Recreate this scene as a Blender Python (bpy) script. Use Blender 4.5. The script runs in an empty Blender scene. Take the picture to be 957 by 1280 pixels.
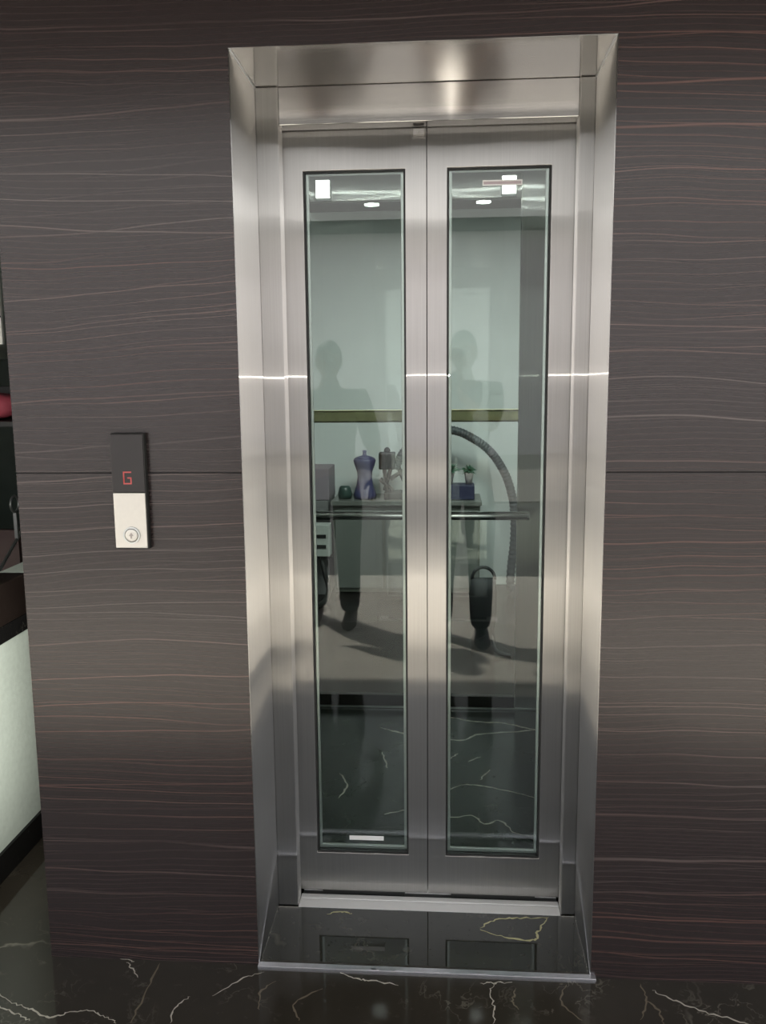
import bpy, bmesh, math, random
from mathutils import Vector, Matrix
random.seed(7)
C = bpy.context.scene.collection
PI = math.pi

# ------------------------------------------------------------------ helpers
def link(o, parent=None):
    C.objects.link(o)
    if parent: o.parent = parent
    return o

def obj(name, bm, mats, parent=None, smooth=False, bevel=0.0, seg=2):
    bmesh.ops.recalc_face_normals(bm, faces=bm.faces)
    me = bpy.data.meshes.new(name)
    bm.to_mesh(me); bm.free()
    if not isinstance(mats, (list, tuple)): mats = [mats]
    for m in mats: me.materials.append(m)
    if smooth:
        for p in me.polygons: p.use_smooth = True
    o = bpy.data.objects.new(name, me)
    link(o, parent)
    if bevel:
        b = o.modifiers.new('bevel', 'BEVEL'); b.width = bevel; b.segments = seg
        b.limit_method = 'ANGLE'; b.angle_limit = math.radians(40)
        b.harden_normals = False
    return o

def thing(name, label, cat, loc=(0, 0, 0), group=None):
    o = bpy.data.objects.new(name, None); link(o)
    o.empty_display_size = .05
    o['label'] = label; o['category'] = cat
    if group: o['group'] = group
    return o

def tag(o, label, cat, group=None):
    o['label'] = label; o['category'] = cat
    if group: o['group'] = group
    return o

def struct(o):
    o['kind'] = 'structure'
    return o

def box(bm, x0, x1, y0, y1, z0, z1, mi=0):
    vs = [bm.verts.new(p) for p in [(x0,y0,z0),(x1,y0,z0),(x1,y1,z0),(x0,y1,z0),(x0,y0,z1),(x1,y0,z1),(x1,y1,z1),(x0,y1,z1)]]
    for f in [(0,3,2,1),(4,5,6,7),(0,1,5,4),(1,2,6,5),(2,3,7,6),(3,0,4,7)]:
        fc = bm.faces.new([vs[i] for i in f]); fc.material_index = mi
    return vs

def B(*a):
    bm = bmesh.new(); box(bm, *a); return bm

def frame_xz(bm, x0, x1, z0, z1, ix0, ix1, iz0, iz1, y0, y1, mi=0):
    """flat frame standing in the XZ plane with a rectangular hole, one closed shape"""
    def ring(X0, X1, Z0, Z1, y): return [bm.verts.new(p) for p in [(X0,y,Z0),(X1,y,Z0),(X1,y,Z1),(X0,y,Z1)]]
    of, inf = ring(x0,x1,z0,z1,y0), ring(ix0,ix1,iz0,iz1,y0)
    ob, inb = ring(x0,x1,z0,z1,y1), ring(ix0,ix1,iz0,iz1,y1)
    for i in range(4):
        j = (i+1) % 4
        for q in ([of[i],of[j],inf[j],inf[i]], [ob[j],ob[i],inb[i],inb[j]], [of[j],of[i],ob[i],ob[j]], [inf[i],inf[j],inb[j],inb[i]]):
            f = bm.faces.new(q); f.material_index = mi

def tube(bm, pts, r, n=12, mi=0, caps=True):
    """round tube along pts; r a number or list"""
    P = [Vector(p) for p in pts]; rs = r if isinstance(r, (list, tuple)) else [r]*len(P)
    rings = []; up = None
    for i, p in enumerate(P):
        d = (P[min(i+1, len(P)-1)] - P[max(i-1, 0)]).normalized()
        if up is None:
            up = Vector((0,0,1)) if abs(d.z) < .9 else Vector((1,0,0))
        u = d.cross(up).normalized(); v = u.cross(d).normalized(); up = v
        rings.append([bm.verts.new(p + (u*math.cos(2*PI*k/n) + v*math.sin(2*PI*k/n))*rs[i]) for k in range(n)])
    for a, b in zip(rings, rings[1:]):
        for k in range(n):
            f = bm.faces.new([a[k], a[(k+1)%n], b[(k+1)%n], b[k]]); f.material_index = mi
    if caps:
        for rg in (rings[0], rings[-1]):
            f = bm.faces.new(rg); f.material_index = mi

def lathe(bm, prof, cx, cy, n=24, mi=0, axis='z', c=0.0):
    rings = []
    for r, h in prof:
        rg = []
        for k in range(n):
            a = 2*PI*k/n
            if axis == 'z': p = (cx + r*math.cos(a), cy + r*math.sin(a), h)
            else: p = (cx + r*math.cos(a), h, c + r*math.sin(a))     # axis y
            rg.append(bm.verts.new(p))
        rings.append(rg)
    for a, b in zip(rings, rings[1:]):
        for k in range(n):
            f = bm.faces.new([a[k], a[(k+1)%n], b[(k+1)%n], b[k]]); f.material_index = mi
    for rg in (rings[0], rings[-1]):
        f = bm.faces.new(rg); f.material_index = mi

def smooth_path(pts, k=6):
    P = [Vector(p) for p in pts]; out = []
    for i in range(len(P)-1):
        a, b, c, d = P[max(i-1,0)], P[i], P[i+1], P[min(i+2,len(P)-1)]
        for j in range(k):
            t = j/k
            out.append(.5*((2*b) + (c-a)*t + (2*a-5*b+4*c-d)*t*t + (3*b-a-3*c+d)*t**3))
    out.append(P[-1]); return out

def veins(bm, lines, z, w, mi):
    """thin jagged lines, mostly mineral veins, lying in the polished surface"""
    for L in lines:
        P = smooth_path([(x, y, z) for x, y in L], 7)
        n = len(P)
        for i in range(1, n-1):
            P[i] = P[i] + Vector((random.uniform(-1,1), random.uniform(-1,1), 0))*.0035
        prev = None
        for i, p in enumerate(P):
            d = (P[min(i+1,n-1)] - P[max(i-1,0)]).normalized(); s = Vector((-d.y, d.x, 0))
            ww = w*(.25 + .75*math.sin(PI*(i+.3)/(n-.2)))*random.uniform(.45, 1.3)
            cur = (bm.verts.new(p+s*ww), bm.verts.new(p-s*ww))
            if prev:
                f = bm.faces.new([prev[0], prev[1], cur[1], cur[0]]); f.material_index = mi
            prev = cur

# ------------------------------------------------------------------ materials
class M:
    def __init__(s, name):
        s.m = bpy.data.materials.new(name); s.m.use_nodes = True
        s.nt = s.m.node_tree; s.N = s.nt.nodes; s.L = s.nt.links
        s.p = s.N['Principled BSDF']; s.out = s.N['Material Output']
    def n(s, t, **k):
        nd = s.N.new(t)
        for a, v in k.items():
            if a.startswith('i_'): nd.inputs[int(a[2:])].default_value = v
            else: setattr(nd, a, v)
        return nd
    def l(s, a, b): s.L.new(a, b)
    def coords(s, sc=(1,1,1)):
        t = s.n('ShaderNodeTexCoord'); m = s.n('ShaderNodeMapping'); m.inputs['Scale'].default_value = sc
        s.l(t.outputs['Object'], m.inputs['Vector']); return m.outputs[0]
    def noise(s, vec, scale=5, detail=3, rough=.5, dist=0):
        n = s.n('ShaderNodeTexNoise'); n.inputs['Scale'].default_value = scale; n.inputs['Detail'].default_value = detail
        n.inputs['Roughness'].default_value = rough; n.inputs['Distortion'].default_value = dist
        s.l(vec, n.inputs['Vector']); return n.outputs['Fac']
    def ramp(s, f, stops):
        r = s.n('ShaderNodeValToRGB'); e = r.color_ramp.elements
        while len(e) > len(stops): e.remove(e[-1])
        while len(e) < len(stops): e.new(1)
        for q, (p, c) in zip(e, stops):
            q.position = p; q.color = (c, c, c, 1) if isinstance(c, (int, float)) else (*c, 1)
        s.l(f, r.inputs[0]); return r.outputs[0]
    def math(s, op, a, b=None, c=None):
        m = s.n('ShaderNodeMath', operation=op)
        for i, v in enumerate((a, b, c)):
            if v is None: continue
            if isinstance(v, (int, float)): m.inputs[i].default_value = v
            else: s.l(v, m.inputs[i])
        return m.outputs[0]
    def mix(s, f, a, b):
        m = s.n('ShaderNodeMix', data_type='RGBA')
        for i, v in ((0, f), (6, a), (7, b)):
            if isinstance(v, (int, float)): m.inputs[i].default_value = v
            elif isinstance(v, tuple): m.inputs[i].default_value = (*v, 1)
            else: s.l(v, m.inputs[i])
        return m.outputs[2]
    def contour(s, f, w):           # 1 where f is within w of .5, falling to 0
        d = s.math('ABSOLUTE', s.math('SUBTRACT', f, .5))
        return s.math('MAXIMUM', s.math('SUBTRACT', 1.0, s.math('DIVIDE', d, w)), 0.0)

def plain(name, col, rough=.5, metal=0, spec=.5, var=.0, vs=20, emit=None, es=0, bump=0):
    m = M(name); p = m.p
    p.inputs['Base Color'].default_value = (*col, 1); p.inputs['Roughness'].default_value = rough
    p.inputs['Metallic'].default_value = metal; p.inputs['Specular IOR Level'].default_value = spec
    v = m.coords(); f = m.noise(v, vs, 4)
    if var:
        m.l(m.mix(f, tuple(c*(1-var) for c in col), tuple(min(1, c*(1+var)) for c in col)), p.inputs['Base Color'])
    if bump:
        b = m.n('ShaderNodeBump'); b.inputs['Strength'].default_value = bump; b.inputs['Distance'].default_value = .004
        m.l(f, b.inputs['Height']); m.l(b.outputs[0], p.inputs['Normal'])
    if emit:
        p.inputs['Emission Color'].default_value = (*emit, 1); p.inputs['Emission Strength'].default_value = es
    return m.m

def steel(name, grain='v', col=(.76,.745,.72), r=.21, r2=.34, haze=.3, an=1.0, an2=.92):
    """brushed stainless: the brushing runs up ('v') or across ('h') the sheet"""
    m = M(name)
    sc = (260, 260, 3) if grain == 'v' else (3, 200, 260)
    v = m.coords(sc); f = m.noise(v, 1.0, 3, .6)
    v2 = m.coords((1.3,1.3,1.0)); f2 = m.noise(v2, 2.2, 2)
    colr = m.mix(f, tuple(c*.9 for c in col), tuple(min(1,c*1.1) for c in col))
    t = m.n('ShaderNodeCombineXYZ')
    for i, q in enumerate((0,0,1) if grain == 'v' else (1,0,0)): t.inputs[i].default_value = q
    # sheets are never perfectly flat
    b = m.n('ShaderNodeBump'); b.inputs['Strength'].default_value = .10; b.inputs['Distance'].default_value = .01
    m.l(f2, b.inputs['Height'])
    g1 = m.n('ShaderNodeBsdfAnisotropic'); g1.inputs['Anisotropy'].default_value = an
    g2 = m.n('ShaderNodeBsdfAnisotropic'); g2.inputs['Anisotropy'].default_value = an2
    m.l(m.math('MULTIPLY_ADD', f, .08, r-.04), g1.inputs['Roughness']); g2.inputs['Roughness'].default_value = r2
    for g in (g1, g2):
        m.l(colr, g.inputs['Color']); m.l(t.outputs[0], g.inputs['Tangent']); m.l(b.outputs[0], g.inputs['Normal'])
    mx = m.n('ShaderNodeMixShader'); mx.inputs[0].default_value = haze
    m.l(g1.outputs[0], mx.inputs[1]); m.l(g2.outputs[0], mx.inputs[2]); m.l(mx.outputs[0], m.out.inputs[0])
    return m.m

def glass(name, tint=(.88,.93,.90), ior=1.5):
    m = M(name)
    tr = m.n('ShaderNodeBsdfTransparent'); tr.inputs[0].default_value = (*tint, 1)
    gl = m.n('ShaderNodeBsdfGlossy'); gl.inputs['Roughness'].default_value = .0; gl.inputs['Color'].default_value = (1,1,1,1)
    fr = m.n('ShaderNodeFresnel'); fr.inputs['IOR'].default_value = ior
    # faint smears
    mx = m.n('ShaderNodeMixShader'); m.l(fr.outputs[0], mx.inputs[0]); m.l(tr.outputs[0], mx.inputs[1]); m.l(gl.outputs[0], mx.inputs[2])
    m.l(mx.outputs[0], m.out.inputs[0]); return m.m

def laminate():
    m = M('dark striped wood laminate')
    v = m.coords((.5, .5, 1))
    warp = m.noise(m.coords((1.6,1.6,2.4)), 1.0, 2)
    sep = m.n('ShaderNodeSeparateXYZ'); m.l(v, sep.inputs[0])
    z = m.math('MULTIPLY_ADD', warp, .055, sep.outputs[2])
    def vec(kx, kz, off):
        c = m.n('ShaderNodeCombineXYZ'); m.l(m.math('MULTIPLY', sep.outputs[0], kx), c.inputs[0]); c.inputs[1].default_value = off
        m.l(m.math('MULTIPLY', z, kz), c.inputs[2]); return c.outputs[0]
    band = m.noise(vec(.4, 9, 3.1), 1, 3)
    fine = m.noise(vec(1.2, 130, 9.7), 1, 3, .6)
    def lines(k, a, w, kx, kz, off):
        n = m.noise(vec(kx, kz, off), 1, 1.5, .45)
        f = m.math('FRACT', m.math('MULTIPLY_ADD', z, k, m.math('MULTIPLY', n, a)))
        return m.contour(f, w)
    l1 = lines(15, 5.0, .030, .55, 2.6, 1.3)
    l2 = lines(33, 7.0, .050, .8, 3.4, 5.9)
    l3 = lines(75, 11.0, .12, 1.1, 4.2, 12.4)
    mk = m.ramp(m.noise(vec(1.5, 6, 21), 1, 2), [(.36, .15), (.60, 1)])
    mk2 = m.ramp(m.noise(vec(2.2, 9, 31), 1, 2), [(.42, .0), (.62, 1)])
    red = m.ramp(m.noise(vec(.7, 4, 41), 1, 2), [(.4, 0), (.6, 1)])
    base = m.mix(band, (.0145,.0082,.0078), (.0235,.0148,.0142))
    base = m.mix(m.math('MULTIPLY', fine, .55), base, (.027,.0205,.0203))
    lc = m.mix(red, (.15,.125,.118), (.19,.095,.075))
    s = m.math('MAXIMUM', m.math('MULTIPLY', l1, mk), m.math('MULTIPLY', l2, m.math('MULTIPLY', mk2, .8)))
    s = m.math('MAXIMUM', s, m.math('MULTIPLY', l3, m.math('MULTIPLY', mk, .22)))
    colr = m.mix(m.math('MULTIPLY', s, .75), base, lc)
    m.l(colr, m.p.inputs['Base Color'])
    m.p.inputs['Roughness'].default_value = .42
    m.p.inputs['Specular IOR Level'].default_value = .60
    m.p.inputs['Roughness'].default_value = .24
    return m.m

def marble(name, base=((.012,.011,.0085),(.026,.023,.018)), vein=(.42,.38,.30), scale=1.6, amt=.6, rough=.06, spec=.5):
    m = M(name)
    v = m.coords()
    d = m.noise(v, scale*1.2, 5, .6)
    c = m.n('ShaderNodeVectorMath', operation='MULTIPLY_ADD')
    cc = m.n('ShaderNodeCombineXYZ'); m.l(d, cc.inputs[0]); m.l(m.noise(v, scale*1.7, 5, .6), cc.inputs[1]); m.l(cc.outputs[0], c.inputs[0])
    c.inputs[1].default_value = (.35,.35,.35); m.l(v, c.inputs[2])
    l1 = m.contour(m.noise(c.outputs[0], scale, 4, .5), .006)
    l2 = m.contour(m.noise(c.outputs[0], scale*3.1, 5, .6), .010)
    mk = m.ramp(m.noise(v, scale*1.3, 2), [(.55, 0), (.70, .7)])
    mk2 = m.ramp(m.noise(v, scale*2.9, 2), [(.50, 0), (.68, .45)])
    s = m.math('MAXIMUM', m.math('MULTIPLY', l1, mk), m.math('MULTIPLY', l2, mk2))
    speck = m.ramp(m.noise(v, scale*26, 4, .7), [(.62, 0), (.8, .22)])
    b = m.mix(m.noise(v, scale*2.2, 5, .6), *base)
    b = m.mix(speck, b, tuple(q*.5 for q in vein))
    m.l(m.mix(m.math('MULTIPLY', s, amt), b, vein), m.p.inputs['Base Color'])
    m.p.inputs['Roughness'].default_value = rough; m.p.inputs['Specular IOR Level'].default_value = spec
    return m.m

LAM = laminate()
SEAM = plain('black joint', (.012,.010,.010), .7)
ST_V = steel('brushed steel upright grain', 'v')
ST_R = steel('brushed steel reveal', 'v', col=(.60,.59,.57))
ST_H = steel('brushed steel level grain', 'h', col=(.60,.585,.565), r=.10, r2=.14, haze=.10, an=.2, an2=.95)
CAB_ST = steel('cab steel', 'v', col=(.70,.73,.70), r=.3, r2=.6, haze=.55)
SILL = plain('sill aluminium', (.90,.89,.87), .5, .2)
ALU = plain('edge aluminium', (.74,.74,.78), .28, 1.0, var=.15, vs=60)
GLS = glass('door glass', (.89,.93,.91), 1.45)
GLS2 = glass('rear glass', (.92,.95,.935), 1.5)
RUB = plain('black rubber', (.012,.013,.012), .5)
BEAD = plain('bright glazing bead', (.55,.57,.56), .3, .8)
FLOOR = marble('black marble floor', base=((.024,.020,.015),(.048,.041,.031)), spec=.4)
THR = marble('threshold black marble', base=((.018,.018,.013),(.03,.03,.022)), amt=.3, rough=.03)
VEINW = plain('white vein', (.55,.50,.42), .15, var=.3, vs=80)
VEINF = plain('faint brown vein', (.16,.13,.09), .15, var=.3, vs=80)
YLINE = plain('yellow line', (.50,.46,.24), .15, var=.3, vs=40)
CABF = marble('cab green black marble', base=((.010,.016,.013),(.030,.042,.036)), vein=(.5,.52,.38), scale=2.2, amt=.35, rough=.2, spec=.35)
PALE = plain('pale textured plaster', (.50,.55,.48), .75, var=.12, vs=55, bump=.5)
WHITEW = plain('white green plaster', (.68,.72,.70), .8, var=.06, vs=3)
BLKM = marble('black skirting marble', base=((.006,.006,.006),(.014,.013,.012)), amt=.25, rough=.25, spec=.1)
BRNM = marble('brown black marble', base=((.009,.006,.005),(.024,.017,.014)), vein=(.3,.25,.2), scale=3, amt=.3, rough=.4, spec=.08)
PAVE = plain('pale pavement', (.74,.69,.61), .8, var=.18, vs=9)
ROAD = plain('grey road', (.15,.145,.14), .9, var=.2, vs=12)
OWALL = plain('white compound wall', (.88,.85,.86), .8, var=.04, vs=3)
DARKP = plain('dark coping', (.06,.055,.05), .7)
CEIL = plain('canopy underside', (.035,.033,.03), .7, var=.05)
DGREEN = plain('dark green panel', (.030,.042,.036), .25, var=.3, vs=6)

# ------------------------------------------------------------------ the setting
WX0, WX1, WZ = -1.024, 2.6, 2.61
OX0, OX1, OZ, OD = -.474, .361, 2.2, .256            # recess opening and its depth
JX0, JX1, JZ = -.417, .323, 2.11                     # clear opening between jambs

# front wall: two sheets stacked with a black joint, cut around the recess (no two faces overlap)
ZJ, G, LT = 1.269, .0017, .0024
bm = bmesh.new()
for (z0, z1) in ((0, ZJ-G), (ZJ+G, OZ+LT)):
    box(bm, WX0, OX0-LT, 0, .02, z0, z1); box(bm, OX1+LT, WX1, 0, .02, z0, z1)
box(bm, WX0, WX1, 0, .02, OZ+LT, WZ)
box(bm, WX0+.001, OX0-.004, .004, .018, ZJ-G, ZJ+G, 1); box(bm, OX1+.004, WX1-.001, .004, .018, ZJ-G, ZJ+G, 1)
box(bm, WX0, OX0-.02, .02, .10, 0, WZ); box(bm, OX1+.02, WX1, .02, .10, 0, WZ)
struct(obj('wall_front', bm, [LAM, SEAM]))

FY = -1.284
bm = bmesh.new()
box(bm, -3.0, 2.6, FY, .02, -.05, 0)
box(bm, -3.0, WX0, .02, 4.2, -.05, 0)
big = [[(-1.087,-.146),(-1.032,-.176),(-.984,-.192),(-.93,-.215),(-.893,-.197),(-.848,-.189),(-.803,-.203),(-.766,-.224)],
       [(-1.066,-.186),(-1.011,-.21),(-.974,-.228)],[(.506,-.038),(.546,-.068),(.611,-.105),(.696,-.138),(.80,-.21)],
       [(-.264,-.019),(-.221,-.04),(-.18,-.044),(-.114,-.057)],[(-1.25,-.05),(-1.18,-.11),(-1.087,-.146)]]
veins(bm, big, .0004, .0026, 1)
veins(bm, [[(-.456,-.028),(-.51,-.06),(-.565,-.121)],[(-.619,-.127),(-.641,-.166),(-.639,-.216)],[(-.82,-.012),(-.80,-.03),(-.77,-.067)],
           [(.128,-.031),(.11,-.067),(.118,-.126),(.112,-.173)],[(.167,-.029),(.12,-.034),(.088,-.037)],[(-.845,.004),(-.80,-.008)]], .0004, .0018, 1)
veins(bm, [[(-.732,-.01),(-.731,-.103),(-.732,-.222)],[(.482,-.016),(.485,-.072),(.455,-.14)],[(.481,-.072),(.504,-.103),(.504,-.15)],
           [(.175,-.049),(.163,-.091),(.175,-.123)],[(-.42,-.06),(-.45,-.10),(-.44,-.16)],[(-.3,-.08),(-.36,-.13),(-.34,-.19)],[(.3,-.03),(.28,-.09),(.32,-.15)]], .0004, .0026, 2)
struct(obj('floor', bm, [FLOOR, VEINW, VEINF]))
struct(obj('ground_pavement', B(-9, 9, -3.82, FY, -.06, -.004), PAVE))
struct(obj('ground_road', B(-14, 14, -7.9, -3.82, -.10, -.03), ROAD))
struct(obj('ground_yard', B(-18, 18, -14.4, -7.9, -.10, -.01), plain('dusty yard', (.36,.34,.31), .85, var=.15, vs=5)))
bm = bmesh.new(); box(bm, -18, 18, -14.7, -14.4, -.1, 4.2)
for x in range(-15, 16, 5): box(bm, x-.2, x+.2, -14.4, -14.3, -.1, 4.2)
struct(obj('wall_opposite', bm, OWALL))
struct(obj('trim_1', B(-18, 18, -14.8, -14.2, 4.2, 4.42), DARKP)).name = 'trim_1'
bm = bmesh.new(); box(bm, -5.5, 4.2, -3.2, .05, 2.95, 3.1); box(bm, -3.0, WX1, .0, .10, WZ+.001, 2.95); box(bm, -3.0, 2.9, .05, 4.4, 2.62, 2.70)
struct(obj('ceiling', bm, CEIL))

# side wall by the stairs at the left
LX = -1.333
bm = bmesh.new(); box(bm, LX-.09, LX, -.35, .612, 0, .706); box(bm, LX-.09, LX, .612, 4.2, 0, .885)
struct(obj('wall_left', bm, PALE, bevel=.004))
struct(obj('baseboard_left', B(LX, LX+.010, -.35, 4.2, 0, .085), BLKM))
# wall behind everything and the back room
struct(obj('wall_back', B(-3.0, 1.9, 4.2, 4.3, 0, 2.62), WHITEW))
struct(obj('wall_right', B(1.75, 1.9, .11, 4.2, 0, 2.62), WHITEW))
struct(obj('wall_stair', B(-3.0, -2.9, -.35, 4.2, 0, 2.62), PALE))
bm = bmesh.new(); box(bm, WX0, 1.75, 1.93, 4.2, -.05, 0)
struct(obj('floor_base', B(-3.0, 2.6, .02, 4.3, -.16, -.06), BLKM))
struct(obj('floor_rear', bm, BLKM))
struct(obj('trim_2', B(WX0, WX0+.02, .11, 4.2, 0, 2.46), LAM))

# ------------------------------------------------------------------ lift surround
su = thing('elevator_surround', 'deep brushed steel surround lining the lift opening in the dark wood wall', 'door frame')
TH = .0015
for s, (xo, xi) in enumerate(((OX0, JX0), (OX1, JX1))):
    sg = 1 if s == 0 else -1
    bm = bmesh.new(); a, b = sorted((xo - sg*.0022, xo)); box(bm, a, b, -.0012, OD+.03, -.01, OZ)
    obj('side_lining', bm, ST_R, su, bevel=.001)
    bm = bmesh.new(); a, b = sorted((xo + sg*.0005, xi)); box(bm, a, b, OD, OD+.055, -.035, OZ-.0005)
    obj('jamb', bm, ST_V, su, bevel=.003, seg=3)
obj('soffit_panel', B(OX0-.0022, OX1+.0022, -.0012, OD+.03, OZ, OZ+.0022), ST_H, su, bevel=.001)
obj('transom_panel', B(JX0+.001, JX1-.001, OD+.004, OD+.055, JZ, OZ-.0005), ST_H, su, bevel=.0015)
# mitre strips where the lining meets the soffit
for xo, sg in ((OX0, 1), (OX1, -1)):
    bm = bmesh.new(); tube(bm, [(xo+sg*.001, 0, OZ-.001), (xo+sg*.001, OD, OZ-.001)], .0028, 6)
    obj('corner_bead', bm, BEAD, su)
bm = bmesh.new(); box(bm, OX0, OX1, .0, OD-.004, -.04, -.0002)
veins(bm, [[(.096,.183),(.142,.222),(.198,.232),(.287,.241)],[(.096,.176),(.149,.152),(.233,.14),(.251,.175),(.282,.241)],[(-.33,.22),(-.29,.235),(-.26,.228)]], .0003, .0035, 1)  # pale yellow jagged lines drawn on the slab
obj('threshold_slab', bm, [THR, YLINE], su)
bm = bmesh.new(); box(bm, OX0-.002, OX1+.014, -.014, .004, -.002, .006)
for k in range(8):
    x = random.uniform(-.2, .1); box(bm, x, x+random.uniform(.01,.03), -.013, -.006, .006, .0075)
obj('edge_strip', bm, ALU, su, bevel=.0012)

# ------------------------------------------------------------------ doors and sill
sl = thing('door_sill', 'pale aluminium sill track under the two glass lift doors', 'sill')
bm = bmesh.new()
for y0, y1 in ((.250,.292),(.297,.318),(.352,.375),(.380,.395)): box(bm, JX0+.001, JX1-.001, y0, y1, -.03, 0.0)
obj('track', bm, SILL, sl, bevel=.0012)
obj('groove', B(JX0+.001, JX1-.001, .252, .393, -.03, -.012), RUB, sl)

DY0, DY1 = .316, .346
def door(name, label, x0, x1, gx0, gx1, lab):
    t = thing(name, label, 'door', group=None)
    z0, z1, gz0, gz1 = .014, 2.122, .132, 2.012
    bm = bmesh.new(); frame_xz(bm, x0, x1, z0, z1, gx0, gx1, gz0, gz1, DY0, DY1)
    obj('door_frame', bm, ST_V, t, bevel=.0012)
    bm = bmesh.new(); frame_xz(bm, gx0, gx1, gz0, gz1, gx0+.005, gx1-.005, gz0+.005, gz1-.004, DY0+.004, DY1-.002)
    obj('gasket', bm, RUB, t)
    bm = bmesh.new(); frame_xz(bm, gx0+.005, gx1-.005, gz0+.005, gz1-.004, gx0+.013, gx1-.013, gz0+.016, gz1-.008, DY0+.018, DY1-.004)
    obj('glazing_bead', bm, BEAD, t, bevel=.001)
    obj('glass_pane', B(gx0+.005, gx1-.005, DY0+.010, DY0+.016, gz0+.005, gz1-.004), GLS, t)
    lx0, lx1, lz0, lz1, hollow = lab
    if hollow:
        bm = bmesh.new(); frame_xz(bm, lx0, lx1, lz0, lz1, lx0+.003, lx1-.003, lz0+.0035, lz1-.0035, DY0+.0090, DY0+.0098)
        box(bm, lx0+.003, lx1-.003, DY0+.0094, DY0+.0098, lz0+.0035, lz1-.0035, 1)
        obj('glass_sticker', bm, [STK, STK2], t)
    else:
        obj('glass_sticker', B(lx0, lx1, DY0+.0090, DY0+.0098, lz0, lz1), STK, t)
    if x1 < 0: obj('meeting_seal', B(x1-.006, x1+.0022, DY1, DY1+.006, z0, z1), RUB, t)
    # door shoe running in the sill and hanger tab at the head
    obj('door_shoe', B((x0+x1)/2-.12, (x0+x1)/2+.12, DY0+.008, DY1-.008, -.008, .0138), RUB, t)
    return t
STK = plain('white sticker', (.85,.86,.84), .5)
STK2 = plain('grey pink sticker', (.50,.42,.44), .5)
door('elevator_door', 'left glass lift door, steel framed, white sticker low on its glass', -.4205, -.0508, -.368, -.104, (-.275, -.176, .168, .181, False))
door('elevator_door', 'right glass lift door, steel framed, outlined white sticker high on its glass', -.0482, .3235, .002, .266, (.092, .193, 1.967, 1.981, True))
LATCH = plain('latch metal', (.30,.29,.27), .35, 1)
bm = bmesh.new(); box(bm, -.083, -.055, .298, .3155, 2.088, 2.104); lathe(bm, [(.004,.292),(.004,.298)], -.069, 0, 12, axis='y', c=2.096)
o = obj('door_latch', bm, LATCH, bevel=.001); tag(o, 'tiny dark metal catch at the top where the two lift doors meet', 'latch')

# ------------------------------------------------------------------ lift cab
cab = thing('elevator_cab', 'green lit lift cab with marble floor and glass back behind the doors', 'elevator')
CX0, CX1, CY0, CY1, CZ = -.72, .62, .42, 1.815, 2.42
bm = bmesh.new(); box(bm, CX0, CX1, CY0-.022, CY1, -.03, 0)
veins(bm, [[(-.279,1.549),(-.232,1.517),(-.155,1.479),(-.05,1.46)],[(-.02,1.70),(.006,1.689),(.118,1.631),(.256,1.619),(.38,1.556),(.5,1.55)],[(-.05,1.47),(.006,1.437),(.079,1.433),(.147,1.494),(.369,1.547),(.5,1.6)]], .0004, .006, 1)
veins(bm, [[(-.05,.99),(.006,.982),(.071,1.03),(.158,1.015),(.27,.971),(.35,.92)],[(-.04,.80),(.011,.783),(.093,.799),(.132,.747),(.187,.771),(.234,.69),(.29,.678)],
           [(.131,1.072),(.171,1.161)],[(-.251,1.299),(-.222,1.155)],[(-.209,.794),(-.133,.832)],[(.09,1.227),(.139,1.274)],[(.05,1.3),(.02,1.25)],[(-.4,1.1),(-.36,1.0),(-.38,.9)]], .0004, .0035, 1)
obj('cab_floor', bm, [CABF, VEINW], cab)
obj('side_wall', B(CX0-.02, CX0, CY0, CY1, 0, CZ), CAB_ST, cab)
obj('side_wall', B(CX1, CX1+.02, CY0, CY1, 0, CZ), CAB_ST, cab)
obj('cab_ceiling', B(CX0-.02, CX1+.02, CY0, CY1+.03, CZ, CZ+.03), CAB_ST, cab)
obj('corner_post', B(.312, CX1, 1.775, 1.815, .003, CZ-.002), CAB_ST, cab, bevel=.003)
obj('rear_header', B(CX0, .312, 1.795, 1.825, 2.222, CZ-.002), CAB_ST, cab, bevel=.003)
obj('rear_glass', B(CX0, .312, 1.805, 1.813, .052, 2.222), GLS2, cab)
obj('rear_kerb', B(CX0, .312, 1.795, 1.825, .003, .052), plain('dark kerb', (.03,.033,.03), .35, .6), cab)
obj('floor_trim', B(CX0, CX1, 1.768, 1.775, .002, .010), BEAD, cab)
obj('front_return', B(.330, CX1, CY0-.02, CY0+.03, 0, CZ), CAB_ST, cab)
obj('front_return', B(CX0, -.425, CY0-.02, CY0+.03, 0, CZ), CAB_ST, cab)
bm = bmesh.new(); tube(bm, [(-.66, 1.715, .897), (.345, 1.715, .897)], .019, 20)
for x, s in ((.345, 1), (-.66, -1)): lathe_pts = [(x, 1.715, .897), (x+s*.012, 1.715, .897), (x+s*.016, 1.715, .897)]; tube(bm, lathe_pts, [.0215, .0215, .012], 20)
hr = obj('handrail', bm, plain('polished rail', (.78,.80,.78), .16, 1), cab, smooth=False)
for x in (-.56, .333):
    bm = bmesh.new(); tube(bm, [(x, 1.72, .893), (x, 1.775 if x > 0 else 1.804, .893)], .009, 12); obj('rail_bracket', bm, BEAD, hr)
LAMP = plain('lamp lens', (1,1,1), .4, emit=(1,.98,.92), es=9)
for x in (-.512, .258):
    bm = bmesh.new(); box(bm, x-.032, x+.032, 1.752, 1.795, 2.226, 2.304)
    l = obj('wall_lamp', bm, BEAD, cab, bevel=.003)
    obj('lamp_lens', B(x-.027, x+.027, 1.746, 1.752, 2.231, 2.299), LAMP, l)
DL = plain('downlight lens', (1,1,1), .4, emit=(.98,1,.96), es=60)
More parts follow.
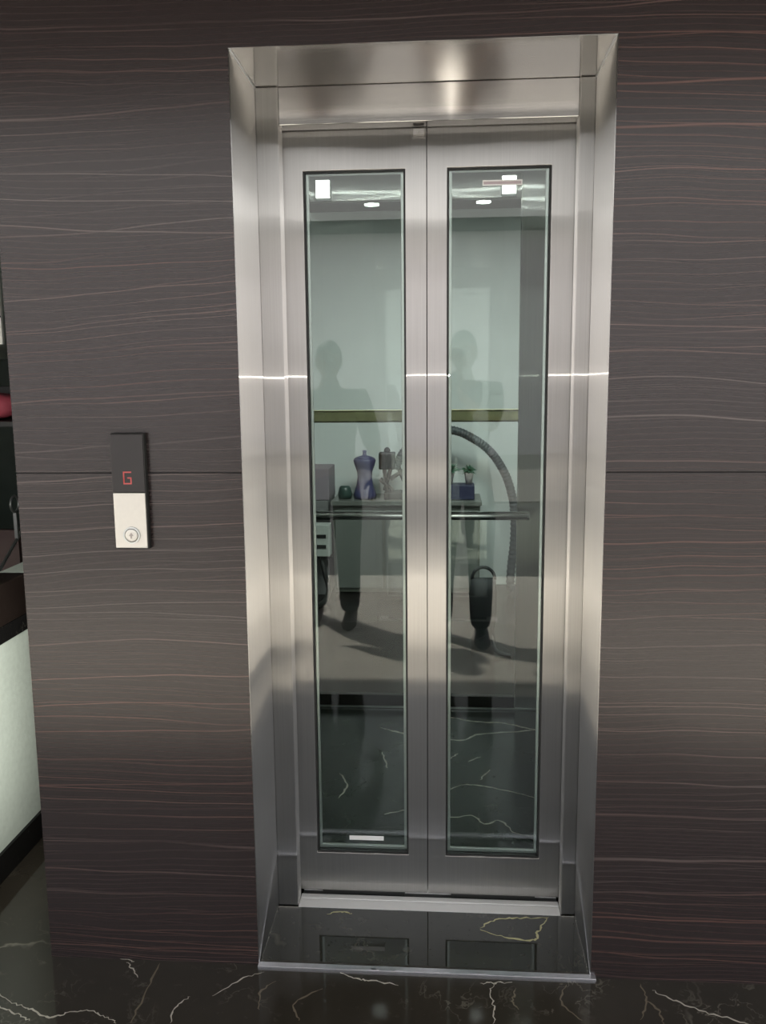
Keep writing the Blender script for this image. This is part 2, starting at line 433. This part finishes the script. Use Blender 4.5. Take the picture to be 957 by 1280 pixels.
for x in (-.40, .20):
    for y in (.75, 1.05):
        bm = bmesh.new(); lathe(bm, [(.052,CZ),(.052,CZ-.008),(.042,CZ-.008)], x, y, 24); l = obj('downlight', bm, BEAD, cab)
        bm = bmesh.new(); lathe(bm, [(.040,CZ-.0075),(.040,CZ-.011)], x, y, 24); obj('lamp_lens', bm, DL, l)

# shaft beam behind the cab
BR = plain('brass yellow beam', (.62,.58,.32), .4, .2, var=.2, vs=30)
bm = bmesh.new(); box(bm, -1.0, .75, 1.86, 1.875, 1.292, 1.345); box(bm, -1.0, .75, 1.86, 1.91, 1.338, 1.345); box(bm, -1.0, .75, 1.86, 1.91, 1.292, 1.299)
tag(obj('shaft_beam', bm, BR, bevel=.001), 'yellowish metal beam running across just behind the glass back of the lift', 'beam')

# ------------------------------------------------------------------ call panel
cp = thing('call_panel', 'tall narrow lift call panel on the dark wood wall with red display', 'call panel')
PX0, PX1, PZ0, PZ1, PZM = -.782, -.7035, 1.092, 1.362, 1.224
BLKP = plain('black panel', (.020,.017,.017), .22)
obj('housing', B(PX0+.001, PX1+.002, -.019, -.0005, PZ0-.003, PZ1+.002), RUB, cp, bevel=.0015)
dsp = obj('display', B(PX0, PX1, -.0215, -.019, PZM+.001, PZ1), BLKP, cp, bevel=.0015)
SEG = plain('red segments', (.25,.03,.03), .4, emit=(.95,.18,.16), es=.32)
bm = bmesh.new(); cx, cz, w, h, tk = -.7445, 1.2505, .0100, .0135, .0030
yb0, yb1 = -.0222, -.0214
for (a, b, c, d) in ((cx-w, cx+w, cz+2*h-tk, cz+2*h), (cx-w, cx-w+tk, cz+.0005, cz+2*h), (cx-w, cx-w+tk, cz-.0, cz+h), (cx-w, cx+w, cz-tk, cz), (cx+w-tk, cx+w, cz, cz+h-.001), (cx, cx+w, cz+h-tk, cz+h)):
    box(bm, a, b, yb0, yb1, c-.003, d-.003)
obj('floor_indicator', bm, SEG, dsp)
PLATE = plain('brushed call plate', (.68,.66,.61), .34, .5, var=.05, vs=90)
fp = obj('face_plate', B(PX0+.001, PX1-.0005, -.0225, -.019, PZ0, PZM), PLATE, cp, bevel=.0015)
bm = bmesh.new(); lathe(bm, [(.0205,-.0225),(.0205,-.0255),(.0165,-.0258),(.0160,-.0225)], -.7405, 0, 32, axis='y', c=1.123)
bt = obj('button_ring', bm, BEAD, fp, smooth=False)
bm = bmesh.new(); lathe(bm, [(.0150,-.0225),(.0150,-.0262),(.012,-.0272),(.001,-.0275)], -.7405, 0, 32, axis='y', c=1.123)
obj('call_button', bm, PLATE, cp, smooth=False)
# up arrow raised on the button
bm = bmesh.new()
vs = [bm.verts.new((-.7405+a, -.0280, 1.123+b)) for a, b in ((-.006,-.001),(.006,-.001),(0,.007))]; bm.faces.new(vs)
r = bmesh.ops.extrude_face_region(bm, geom=bm.faces[:]); bmesh.ops.translate(bm, verts=[v for v in r['geom'] if isinstance(v, bmesh.types.BMVert)], vec=(0,.001,0))
box(bm, -.7423, -.7387, -.0280, -.0270, 1.116, 1.122)
obj('arrow_mark', bm, plain('grey mark', (.42,.38,.36), .5), cp)

# ------------------------------------------------------------------ things behind the lift
GREY = marble('grey stone', base=((.09,.10,.085),(.16,.17,.145)), vein=(.35,.35,.30), scale=3, amt=.4, rough=.3)
ct = thing('storage_counter', 'low grey stone counter against the back wall seen through the lift', 'counter')
obj('counter_body', B(-.765, .232, 3.82, 4.195, .03, .635), GREY, ct, bevel=.004)
obj('counter_top', B(-.775, .243, 3.79, 4.197, .635, .665), plain('grey top', (.13,.14,.125), .3, var=.15), ct, bevel=.003)
for x0, x1 in ((-.75,-.43),(-.41,-.09),(-.07,.22)):
    d = obj('door', B(x0, x1, 3.808, 3.82, .06, .60), plain('grey green door', (.15,.165,.15), .4), ct, bevel=.003)
    obj('handle', B(x1-.05, x1-.02, 3.800, 3.808, .575, .590), BLKM, d)
bx = thing('tall_cabinet', 'tall grey cabinet standing at the left end of the stone counter', 'cabinet')
obj('cabinet_body', B(-1.0, -.80, 3.85, 4.195, .0, .66), plain('cabinet grey', (.17,.17,.17), .5), bx, bevel=.004)
obj('cabinet_top_box', B(-1.0, -.795, 3.86, 4.19, .662, .88), plain('mauve grey', (.26,.22,.25), .6), bx, bevel=.006)
mp = thing('control_box', 'pale grey control box with dark vents hung left of the counter doors', 'control box')
CBM = plain('pale grey box', (.42,.45,.42), .5)
obj('box_body', B(-.90, -.775, 3.70, 3.80, .30, .52), CBM, mp, bevel=.006)
for z in (.44, .37): obj('vent', B(-.885, -.80, 3.696, 3.70, z-.012, z+.012), RUB, mp)
obj('box_rim', B(-.915, -.770, 3.80, 3.806, .27, .54), RUB, mp)
bm = bmesh.new(); tube(bm, smooth_path([(-.84,3.75,.29),(-.82,3.72,.20),(-.79,3.70,.08),(-.80,3.6,.02),(-.84,3.5,.015)]), .016, 10); obj('cable', bm, RUB, mp)

VB = plain('violet blue enamel', (.05,.055,.14), .35, var=.2)
g = thing('coffee_grinder', 'violet blue hand grinder with a flared top standing on the counter', 'grinder')
bm = bmesh.new(); lathe(bm, [(.075,.667),(.080,.69),(.072,.72),(.058,.76),(.05,.81),(.052,.85),(.07,.90),(.078,.93),(.070,.945)], -.555, 3.93, 24); obj('grinder_body', bm, VB, g, smooth=True)
bm = bmesh.new(); lathe(bm, [(.07,.945),(.05,.955),(.015,.965),(.012,.985),(.016,.995),(.006,1.0)], -.555, 3.93, 20); obj('lid', bm, VB, g, smooth=True)
bm = bmesh.new(); lathe(bm, [(.045,.667),(.05,.70),(.04,.74),(.03,.755)], -.692, 3.92, 20); o = obj('small_jar', bm, plain('dark green jar', (.03,.06,.05), .3), smooth=True)
tag(o, 'small dark green jar beside the violet blue grinder on the counter', 'jar')
# dark press machine the hose starts from
DK = plain('dark iron', (.008,.011,.010), .6, .0, var=.3)
pr = thing('pump_machine', 'small black machine with forked frame where the grey hose begins', 'machine')
obj('base', B(-.42, -.21, 3.86, 4.02, .666, .715), DK, pr, bevel=.006)
bm = bmesh.new()
for a, b in (((-.43,.95),(-.40,.70)), ((-.36,.93),(-.42,.72)), ((-.33,.90),(-.26,.72)), ((-.38,.80),(-.29,.86)), ((-.45,.80),(-.36,.72))):
    tube(bm, [(a[0],3.94,a[1]), (b[0],3.94,b[1])], [.016,.013], 10)
obj('forked_frame', bm, DK, pr)
bm = bmesh.new(); box(bm, -.455, -.345, 3.89, 3.99, .87, .985); lathe(bm, [(.02,.985),(.024,1.0),(.008,1.02)], -.40, 3.94, 14); obj('motor_head', bm, DK, pr, bevel=.012)
bm = bmesh.new(); lathe(bm, [(.022,.666),(.024,.70),(.014,.74),(.010,.78)], -.235+.0, 3.93, 14); obj('nozzle', bm, BEAD, pr)
# hose
H = [(-.345,.87),(-.32,.93),(-.286,.985),(-.225,1.05),(-.147,1.10),(-.06,1.128),(.017,1.136),(.10,1.118),(.181,1.078),(.255,1.03),(.319,.968),(.37,.895),(.413,.813),(.445,.715),(.465,.618),(.474,.48),(.469,.337),(.455,.20),(.45,.06),(.47,.03)]
path = smooth_path([(x, 3.94, z) for x, z in H], 14)
bm = bmesh.new(); tube(bm, path, [.029 + .0035*math.sin(i*1.9) for i in range(len(path))], 14)
tag(obj('corrugated_hose', bm, plain('grey hose', (.055,.065,.068), .5, var=.2), smooth=True), 'thick dark grey hose arching high over the counter and down to the floor', 'hose')
# planter with plants
pt = thing('planter_tray', 'indigo blue planter box with white pots on the right end of counter', 'planter')
obj('tray', B(-.03, .195, 3.86, 4.02, .667, .765), plain('indigo tray', (.035,.038,.085), .5), pt, bevel=.004)
def plant(name, label, x, s):
    t = thing(name, label, 'plant')
    bm = bmesh.new(); lathe(bm, [(.032*s,.767),(.045*s,.83),(.048*s,.842),(.040*s,.842)], x, 3.94, 20); obj('pot', bm, plain('chalky white pot', (.62,.56,.54), .6), t, smooth=True)
    bm = bmesh.new()
    for k in range(70):
        a = random.uniform(0, 2*PI); el = random.uniform(.15, 1.4); L = random.uniform(.06, .125)*s
        d = Vector((math.cos(a)*math.cos(el), math.sin(a)*math.cos(el), math.sin(el)))
        b0 = Vector((x, 3.94, .84)); mid = b0 + d*L*.6; tip = b0 + d*L + Vector((0,0,-.015)); sd = d.cross(Vector((0,0,1))).normalized()*.012*s
        v = [bm.verts.new(p) for p in (b0, mid-sd, tip, mid+sd, mid+Vector((0,0,.006)))]
        bm.faces.new([v[0],v[1],v[4]]); bm.faces.new([v[0],v[4],v[3]]); bm.faces.new([v[1],v[2],v[4]]); bm.faces.new([v[4],v[2],v[3]])
    obj('foliage', bm, plain('leaf green', (.05,.15,.09), .5, var=.4, vs=60), t)
plant('potted_plant', 'small leafy plant in a white pot, left one in the indigo planter', .016, .95)
plant('potted_plant', 'small leafy plant in a white pot, right end of the indigo planter', .158, .66)
# black bag with ring handle
bg = thing('tall_bag', 'tall black bag with a round ring handle standing on floor behind the lift', 'bag')
BAGM = plain('black cloth', (.014,.017,.018), .8, var=.3, vs=30)
bm = bmesh.new()
prof = [(0,.062,.045),(.03,.070,.05),(.12,.060,.05),(.22,.072,.052),(.34,.074,.05),(.405,.066,.035)]
rings = []
for z, rx, ry in prof:
    rings.append([bm.verts.new((.205 + rx*math.copysign(abs(math.cos(a))**.6, math.cos(a)), 2.63 + ry*math.copysign(abs(math.sin(a))**.6, math.sin(a)), z+.001)) for a in [2*PI*k/24 for k in range(24)]])
for a, b in zip(rings, rings[1:]):
    for k in range(24): bm.faces.new([a[k], a[(k+1)%24], b[(k+1)%24], b[k]])
bm.faces.new(rings[0]); bm.faces.new(rings[-1])
obj('bag_body', bm, BAGM, bg, smooth=True)
bm = bmesh.new(); tube(bm, [(.205+.062*math.cos(a), 2.63, .402+.068*math.sin(a)) for a in [PI*k/16 for k in range(17)]], .009, 10); obj('ring_handle', bm, BAGM, bg, smooth=True)
bm = bmesh.new(); tube(bm, smooth_path([(.25,2.6,.10),(.27,2.56,.03),(.32,2.53,.012),(.35,2.52,.010)]), .012, 8); obj('strap', bm, BAGM, bg, smooth=True)

# ------------------------------------------------------------------ the strip of stair hall at the far left
lg = thing('stone_ledge', 'brown black stone ledge on the pale low wall beside wood wall edge', 'ledge')
obj('slab', B(-2.2, LX+.006, -.35, .610, .758, .886), BRNM, lg, bevel=.003)
obj('underside_strip', B(-2.2, LX+.006, -.35, .610, .706, .758), BLKM, lg, bevel=.001)
sr = thing('stair_railing', 'grey metal stair railing with ring above the stone ledge', 'railing')
RL = plain('rail grey', (.25,.26,.25), .35, .8)
bm = bmesh.new(); tube(bm, [(-1.6,.60,.62+.0),(-1.6,.957,.817),(-1.6,1.142,.93),(-1.6,1.9,1.39)], .006, 8); obj('sloping_bar', bm, RL, sr)
bm = bmesh.new(); R_ = .030
tube(bm, [(-1.6, 1.096+R_*math.cos(a), 1.035+R_*math.sin(a)) for a in [2*PI*k/24 for k in range(25)]], .004, 8); obj('ring', bm, RL, sr)
obj('post', B(-1.606, -1.594, 1.092, 1.104, .905, 1.003), RL, sr)
sp = thing('hall_partition', 'dark green glossy partition standing behind the stair railing at left edge', 'panel')
obj('panel_board', B(-2.6, -1.75, 2.4, 2.43, .0, 1.60), DGREEN, sp)
obj('lower_board', B(-2.6, -1.70, 1.30, 1.33, .0, .90), plain('reddish brown board', (.05,.022,.02), .4), sp)
shf = tag(obj('black_shelf', B(-1.95, -1.50, 1.02, 1.30, 1.325, 1.345), RUB, bevel=.002), 'thin black shelf under the red cloth at the photo left edge', 'shelf')
bm = bmesh.new()
bmesh.ops.create_icosphere(bm, subdivisions=3, radius=1)
for v in bm.verts:
    k = 1 + .12*math.sin(v.co.x*7+1)*math.cos(v.co.y*6)
    v.co = Vector((-1.72 + v.co.x*.17*k, 1.14 + v.co.y*.10*k, 1.396 + max(-.82, v.co.z)*.055*k))
tag(obj('folded_cloth', bm, plain('red pink cloth', (.42,.07,.10), .7, var=.35, vs=14), smooth=True), 'pinkish red folded cloth lying on the black shelf at far left', 'cloth')
bk = obj('black_box', B(-1.9, -1.62, 1.31, 1.42, 1.346, 1.47), RUB, bevel=.004); bk.location.z = -.0
tag(bk, 'black box behind the red cloth at the photo left edge', 'box')
bk2 = obj('shelf_bracket', B(-1.95, -1.5, 1.301, 1.45, 1.325, 1.345), RUB, shf)
wb = thing('wall_board', 'white board with a black diagonal mark high at the far left', 'board')
obj('board', B(-2.3, -1.602, 1.10, 1.115, 1.62, 1.835), plain('white board', (.80,.80,.74), .5), wb)
bm = bmesh.new(); tube(bm, [(-1.70,1.095,1.66),(-1.602,1.095,1.72)], .005, 8); obj('black_mark', bm, RUB, wb)

# ------------------------------------------------------------------ people standing in front (seen only as reflections)
def skin(name, verts, edges, radii, mat, parent=None, sub=2, root=0):
    me = bpy.data.meshes.new(name); me.from_pydata(verts, edges, []); me.materials.append(mat)
    o = bpy.data.objects.new(name, me); link(o, parent)
    sm = o.modifiers.new('skin', 'SKIN'); sm.use_smooth_shade = True
    if not me.skin_vertices: me.skin_vertices.new(name='')
    for i, r in enumerate(radii):
        rr = r if isinstance(r, tuple) else (r, r)
        me.skin_vertices[0].data[i].radius = rr
    me.skin_vertices[0].data[root].use_root = True
    ss = o.modifiers.new('sub', 'SUBSURF'); ss.levels = sub; ss.render_levels = sub
    return o

SKINM = plain('skin', (.30,.17,.11), .55, var=.08)
HAIR = plain('black hair', (.012,.010,.009), .5)
EYE = plain('eye white', (.7,.68,.64), .2)
def person(label, x, y, feet, shirt, trouser, shoe, hands, face_dir=0, H=1.70):
    """feet: two (x, y) ankles; hands: two wrist points; faces +Y"""
    t = thing('person', label, 'person')
    k = H/1.70
    hip, ch, nk = .92*k, 1.32*k, 1.46*k
    V = [(x,y,hip),(x,y+.005,1.10*k),(x,y-.01,ch),(x,y,nk),(x,y+.02,1.54*k)]
    Rr = [(.15,.10),(.135,.10),(.155,.105),(.058,.058),(.05,.05)]
    E = [(0,1),(1,2),(2,3),(3,4)]
    knees = []
    for s, (fx, fy) in zip((-1, 1), feet):
        b = len(V); kx, ky = (x+s*.10)*.4+fx*.6, (y*.4+fy*.6)+.03
        V += [(x+s*.095,y,hip-.06),((x+s*.10+kx)/2,(y+ky)/2,.68*k),(kx,ky,.47*k),(fx,fy-.01,.27*k),(fx,fy-.02,.085),(fx,fy+.02,.05),(fx+s*.006,fy+.09,.035)]
        Rr += [.095,.085,.062,.058,.036,.024,.018]; E += [(0,b)]+[(b+i,b+i+1) for i in range(6)]
    sh = []
    for s, (hx, hy, hz) in zip((-1, 1), hands):
        b = len(V); S = Vector((x+s*.185, y-.005, 1.385*k)); W = Vector((hx,hy,hz)); mid = (S+W)/2
        d = (W-S).length; off = math.sqrt(max(.0005, .28**2-(d/2)**2)); EL = mid + Vector((s*.35,-.1,-.9)).normalized()*off
        V += [tuple(S), tuple(S.lerp(EL,.5)), tuple(EL), tuple(EL.lerp(W,.5)), tuple(W)]
        Rr += [.062,.052,.043,.036,.026]; E += [(2,b)]+[(b+i,b+i+1) for i in range(4)]; sh.append((S,EL,W))
    skin('body', V, E, Rr, SKINM, t)
    # shirt with sleeves
    Vs = V[:3]+[(x,y,1.43*k)]; Rs = [(.170,.122),(.155,.118),(.178,.125),(.085,.080)]; Es = [(0,1),(1,2),(2,3)]
    for S, EL, W in sh:
        b = len(Vs); Vs += [tuple(S), tuple(S.lerp(EL,.5)), tuple(EL.lerp(S,.15))]; Rs += [.076,.066,.058]; Es += [(2,b),(b,b+1),(b+1,b+2)]
    skin('shirt', Vs, Es, Rs, shirt, t)
    Vt = [(x,y,hip+.07)]+[V[0]]; Rt = [(.165,.118),(.168,.12)]; Et = [(0,1)]
    for i in (0, 1):
        b = 5+7*i; c = len(Vt); Vt += V[b:b+4]+[(V[b+4][0],V[b+4][1],.055)]; Rt += [.112,.102,.080,.072,.064]; Et += [(1,c)]+[(c+q,c+q+1) for q in range(4)]
    skin('trousers', Vt, Et, Rt, trouser, t)
    for s, (fx, fy) in zip((-1, 1), feet):
        bm = bmesh.new(); rings = []
        for yy, w, h in ((-.085,.028,.060),(-.06,.038,.085),(.0,.040,.090),(.06,.043,.068),(.12,.046,.050),(.165,.036,.040),(.185,.015,.025)):
            rings.append([bm.verts.new((fx+s*.006+w*math.cos(a), fy+yy, max(.0, h*.5+h*.55*math.sin(a)))) for a in [2*PI*q/16 for q in range(16)]])
        for a, b in zip(rings, rings[1:]):
            for q in range(16): bm.faces.new([a[q], a[(q+1)%16], b[(q+1)%16], b[q]])
        bm.faces.new(rings[0]); bm.faces.new(rings[-1]); obj('shoe', bm, shoe, t, smooth=True)
    # head
    hz = 1.605*k; bm = bmesh.new(); bmesh.ops.create_uvsphere(bm, u_segments=28, v_segments=20, radius=1)
    for v in bm.verts:
        q = v.co.copy(); j = 1-.22*max(0,-q.z)
        X, Y, Z = q.x*.074*j, q.y*.094*(1-.10*max(0,-q.z)), q.z*.116
        if q.y > .8 and abs(q.x) < .25 and -.35 < q.z < .15: Y += .020*(1-abs(q.x)/.25)*(1-abs(q.z+.18)/.4)
        if q.y > .5 and abs(abs(q.x)-.38) < .2 and 0 < q.z < .3: Y -= .006
        if q.y > .7 and abs(q.x) < .35 and -.62 < q.z < -.48: Y += .005
        if q.z < -.75 and q.y > 0: Y += .012
        v.co = Vector((x+X, y+.02+Y, hz+Z))
    hd = obj('head', bm, SKINM, t, smooth=True)
    for s in (-1, 1):
        bm = bmesh.new(); bmesh.ops.create_uvsphere(bm, u_segments=12, v_segments=8, radius=.0115); bmesh.ops.translate(bm, verts=bm.verts, vec=(x+s*.029, y+.101, hz+.010)); obj('eye', bm, EYE, hd, smooth=True)
        bm = bmesh.new(); bmesh.ops.create_uvsphere(bm, u_segments=12, v_segments=8, radius=1)
        for v in bm.verts: v.co = Vector((x+s*.075+v.co.x*.008, y+.01+v.co.y*.017, hz-.005+v.co.z*.030))
        obj('ear', bm, SKINM, hd, smooth=True)
    bm = bmesh.new(); tube(bm, [(x-.022,y+.106,hz-.062),(x,y+.112,hz-.060),(x+.022,y+.106,hz-.062)], [.003,.005,.003], 8); obj('mouth', bm, plain('lip', (.24,.09,.08), .5), hd)
    bm = bmesh.new(); bmesh.ops.create_uvsphere(bm, u_segments=28, v_segments=20, radius=1)
    for v in bm.verts:
        q = v.co.copy(); v.co = Vector((x+q.x*.081, y+.010+q.y*.097, hz+.012+q.z*.118))
    bmesh.ops.delete(bm, geom=[v for v in bm.verts if (v.co.z-hz < .045 and v.co.y > y+.035) or v.co.z-hz < -.05], context='VERTS')
    obj('hair', bm, HAIR, hd, smooth=True)
    # hands
    for s, (S, EL, W) in zip((-1, 1), sh):
        d = (W-EL).normalized(); inw = Vector((-s,0,0)); inw = (inw - d*inw.dot(d)).normalized(); nrm = d.cross(inw).normalized()
        V2 = [tuple(W), tuple(W+d*.045), tuple(W+d*.085)]; R2 = [(.026,.022),(.036,.017),(.037,.015)]; E2 = [(0,1),(1,2)]
        for fi, (o_, L) in enumerate(((-.029,.062),(-.010,.074),(.010,.078),(.028,.070))):
            b = len(V2); base = W+d*.085+inw*o_; bend = Vector((0,.35,.2))
            p1 = base+d*L*.4; p2 = p1+(d+inw*.15+Vector((0,.2,0))).normalized()*L*.35; p3 = p2+(d*.6+Vector((0,.6,.0))).normalized()*L*.25
            V2 += [tuple(base), tuple(p1), tuple(p2), tuple(p3)]; R2 += [.010,.0095,.0085,.007]; E2 += [(2,b),(b,b+1),(b+1,b+2),(b+2,b+3)]
        b = len(V2); b0 = W+d*.03+inw*.028; p1 = b0+(d*.7+inw*.7)*.035; p2 = p1+(d*.9+inw*.3)*.030
        V2 += [tuple(b0),tuple(p1),tuple(p2)]; R2 += [.013,.011,.009]; E2 += [(1,b),(b,b+1),(b+1,b+2)]
        skin('hand', V2, E2, R2, SKINM, t, sub=1)
    return t

person('person in dark clothes holding up a phone, reflected in the lift glass', .10, -2.42, ((-.02,-2.28),(.20,-2.16)),
       plain('blue grey shirt', (.14,.15,.18), .8), plain('black trousers', (.016,.018,.02), .8), plain('black shoe', (.015,.015,.015), .4),
       ((.005,-2.13,1.40),(.075,-2.13,1.40)), H=1.72)
person('person in grey trousers standing beside the one with the phone, faintly reflected', -.70, -2.62, ((-.80,-2.62),(-.585,-2.50)),
       plain('mid grey shirt', (.17,.17,.17), .8), plain('dark grey trousers', (.04,.045,.045), .8), plain('brown shoe', (.06,.03,.02), .5),
       ((-.98,-2.55,.90),(-.42,-2.50,.90)), H=1.68)
ph = thing('smartphone', 'dark slim phone held upright facing the lift, camera flash lit', 'phone')
obj('phone_body', B(-.012, .063, -2.024, -2.016, 1.365, 1.515), plain('phone back', (.03,.03,.04), .3), ph, bevel=.003)
bm = bmesh.new(); lathe(bm, [(.0075,-2.016),(.0075,-2.013)], .0, 0, 20, axis='y', c=1.485); obj('camera_lens', bm, RUB, ph)
bm = bmesh.new(); lathe(bm, [(.004,-2.016),(.004,-2.0145)], .018, 0, 16, axis='y', c=1.497)
obj('flash', bm, plain('flash lens', (1,1,1), .3, emit=(1,.95,.85), es=4500), ph)

# ------------------------------------------------------------------ light
w = bpy.data.worlds.new('hazy sky'); bpy.context.scene.world = w; w.use_nodes = True
nt = w.node_tree; bgd = nt.nodes['Background']
tc = nt.nodes.new('ShaderNodeTexCoord'); sx = nt.nodes.new('ShaderNodeSeparateXYZ'); rp = nt.nodes.new('ShaderNodeValToRGB')
nt.links.new(tc.outputs['Generated'], sx.inputs[0]); nt.links.new(sx.outputs[2], rp.inputs[0]); nt.links.new(rp.outputs[0], bgd.inputs[0])
rp.color_ramp.elements[0].position = 0; rp.color_ramp.elements[0].color = (.74,.69,.62,1)
rp.color_ramp.elements[1].position = .5; rp.color_ramp.elements[1].color = (.92,.95,1,1)
bgd.inputs[1].default_value = 2.7
def light(name, typ, loc, power, col=(1,1,1), **k):
    d = bpy.data.lights.new(name, typ); d.energy = power; d.color = col
    for a, v in k.items(): setattr(d, a, v)
    o = bpy.data.objects.new(name, d); link(o); o.location = loc; return o
sun = light('sun_lamp', 'SUN', (0,0,8), 8.0, (1,.95,.86), angle=.02)
dv = Vector((.40, .46, -.80)).normalized()           # direction the light travels
sun.rotation_euler = dv.to_track_quat('-Z', 'Y').to_euler()
light('back_room_lamp', 'AREA', (.1, 2.25, 2.58), 66, (1,1,.99), shape='RECTANGLE', size=1.6, size_y=.5)
side_fill = light('side_wall_fill', 'AREA', (-1.035, .30, .9), 3.8, (1,1,.94), shape='RECTANGLE', size=1.4, size_y=.3)  # added fill light, hidden behind the wood wall to brighten the pale side wall
side_fill.rotation_euler = (0, math.radians(90), 0)

# ------------------------------------------------------------------ camera
cam = bpy.data.cameras.new('camera'); co = bpy.data.objects.new('camera', cam); link(co)
f_px, yaw, pit, rol = 1087.6, .0726, .1524, -.0092
cam.sensor_fit = 'VERTICAL'; cam.sensor_height = 24; cam.lens = f_px*24/1280; cam.clip_start = .02
cy, sy, cp_, sp_ = math.cos(yaw), math.sin(yaw), math.cos(pit), math.sin(pit)
Fv = Vector((-sy*cp_, cy*cp_, -sp_)); R0 = Vector((cy, sy, 0)); U0 = R0.cross(Fv)
Rv = math.cos(rol)*R0 + math.sin(rol)*U0; Uv = -math.sin(rol)*R0 + math.cos(rol)*U0
mt = Matrix((Rv, Uv, -Fv)).transposed().to_4x4(); mt.translation = Vector((0, -2.0036, 1.485))
co.matrix_world = mt
sc = bpy.context.scene; sc.camera = co
sc.view_settings.view_transform = 'Standard'; sc.view_settings.look = 'None'
sc.view_settings.exposure = 0; sc.view_settings.gamma = 1; sc.view_settings.use_curve_mapping = False
sc.cycles.max_bounces = 14; sc.cycles.transparent_max_bounces = 24; sc.cycles.glossy_bounces = 8
sc.cycles.use_denoising = True; sc.cycles.sample_clamp_indirect = 6
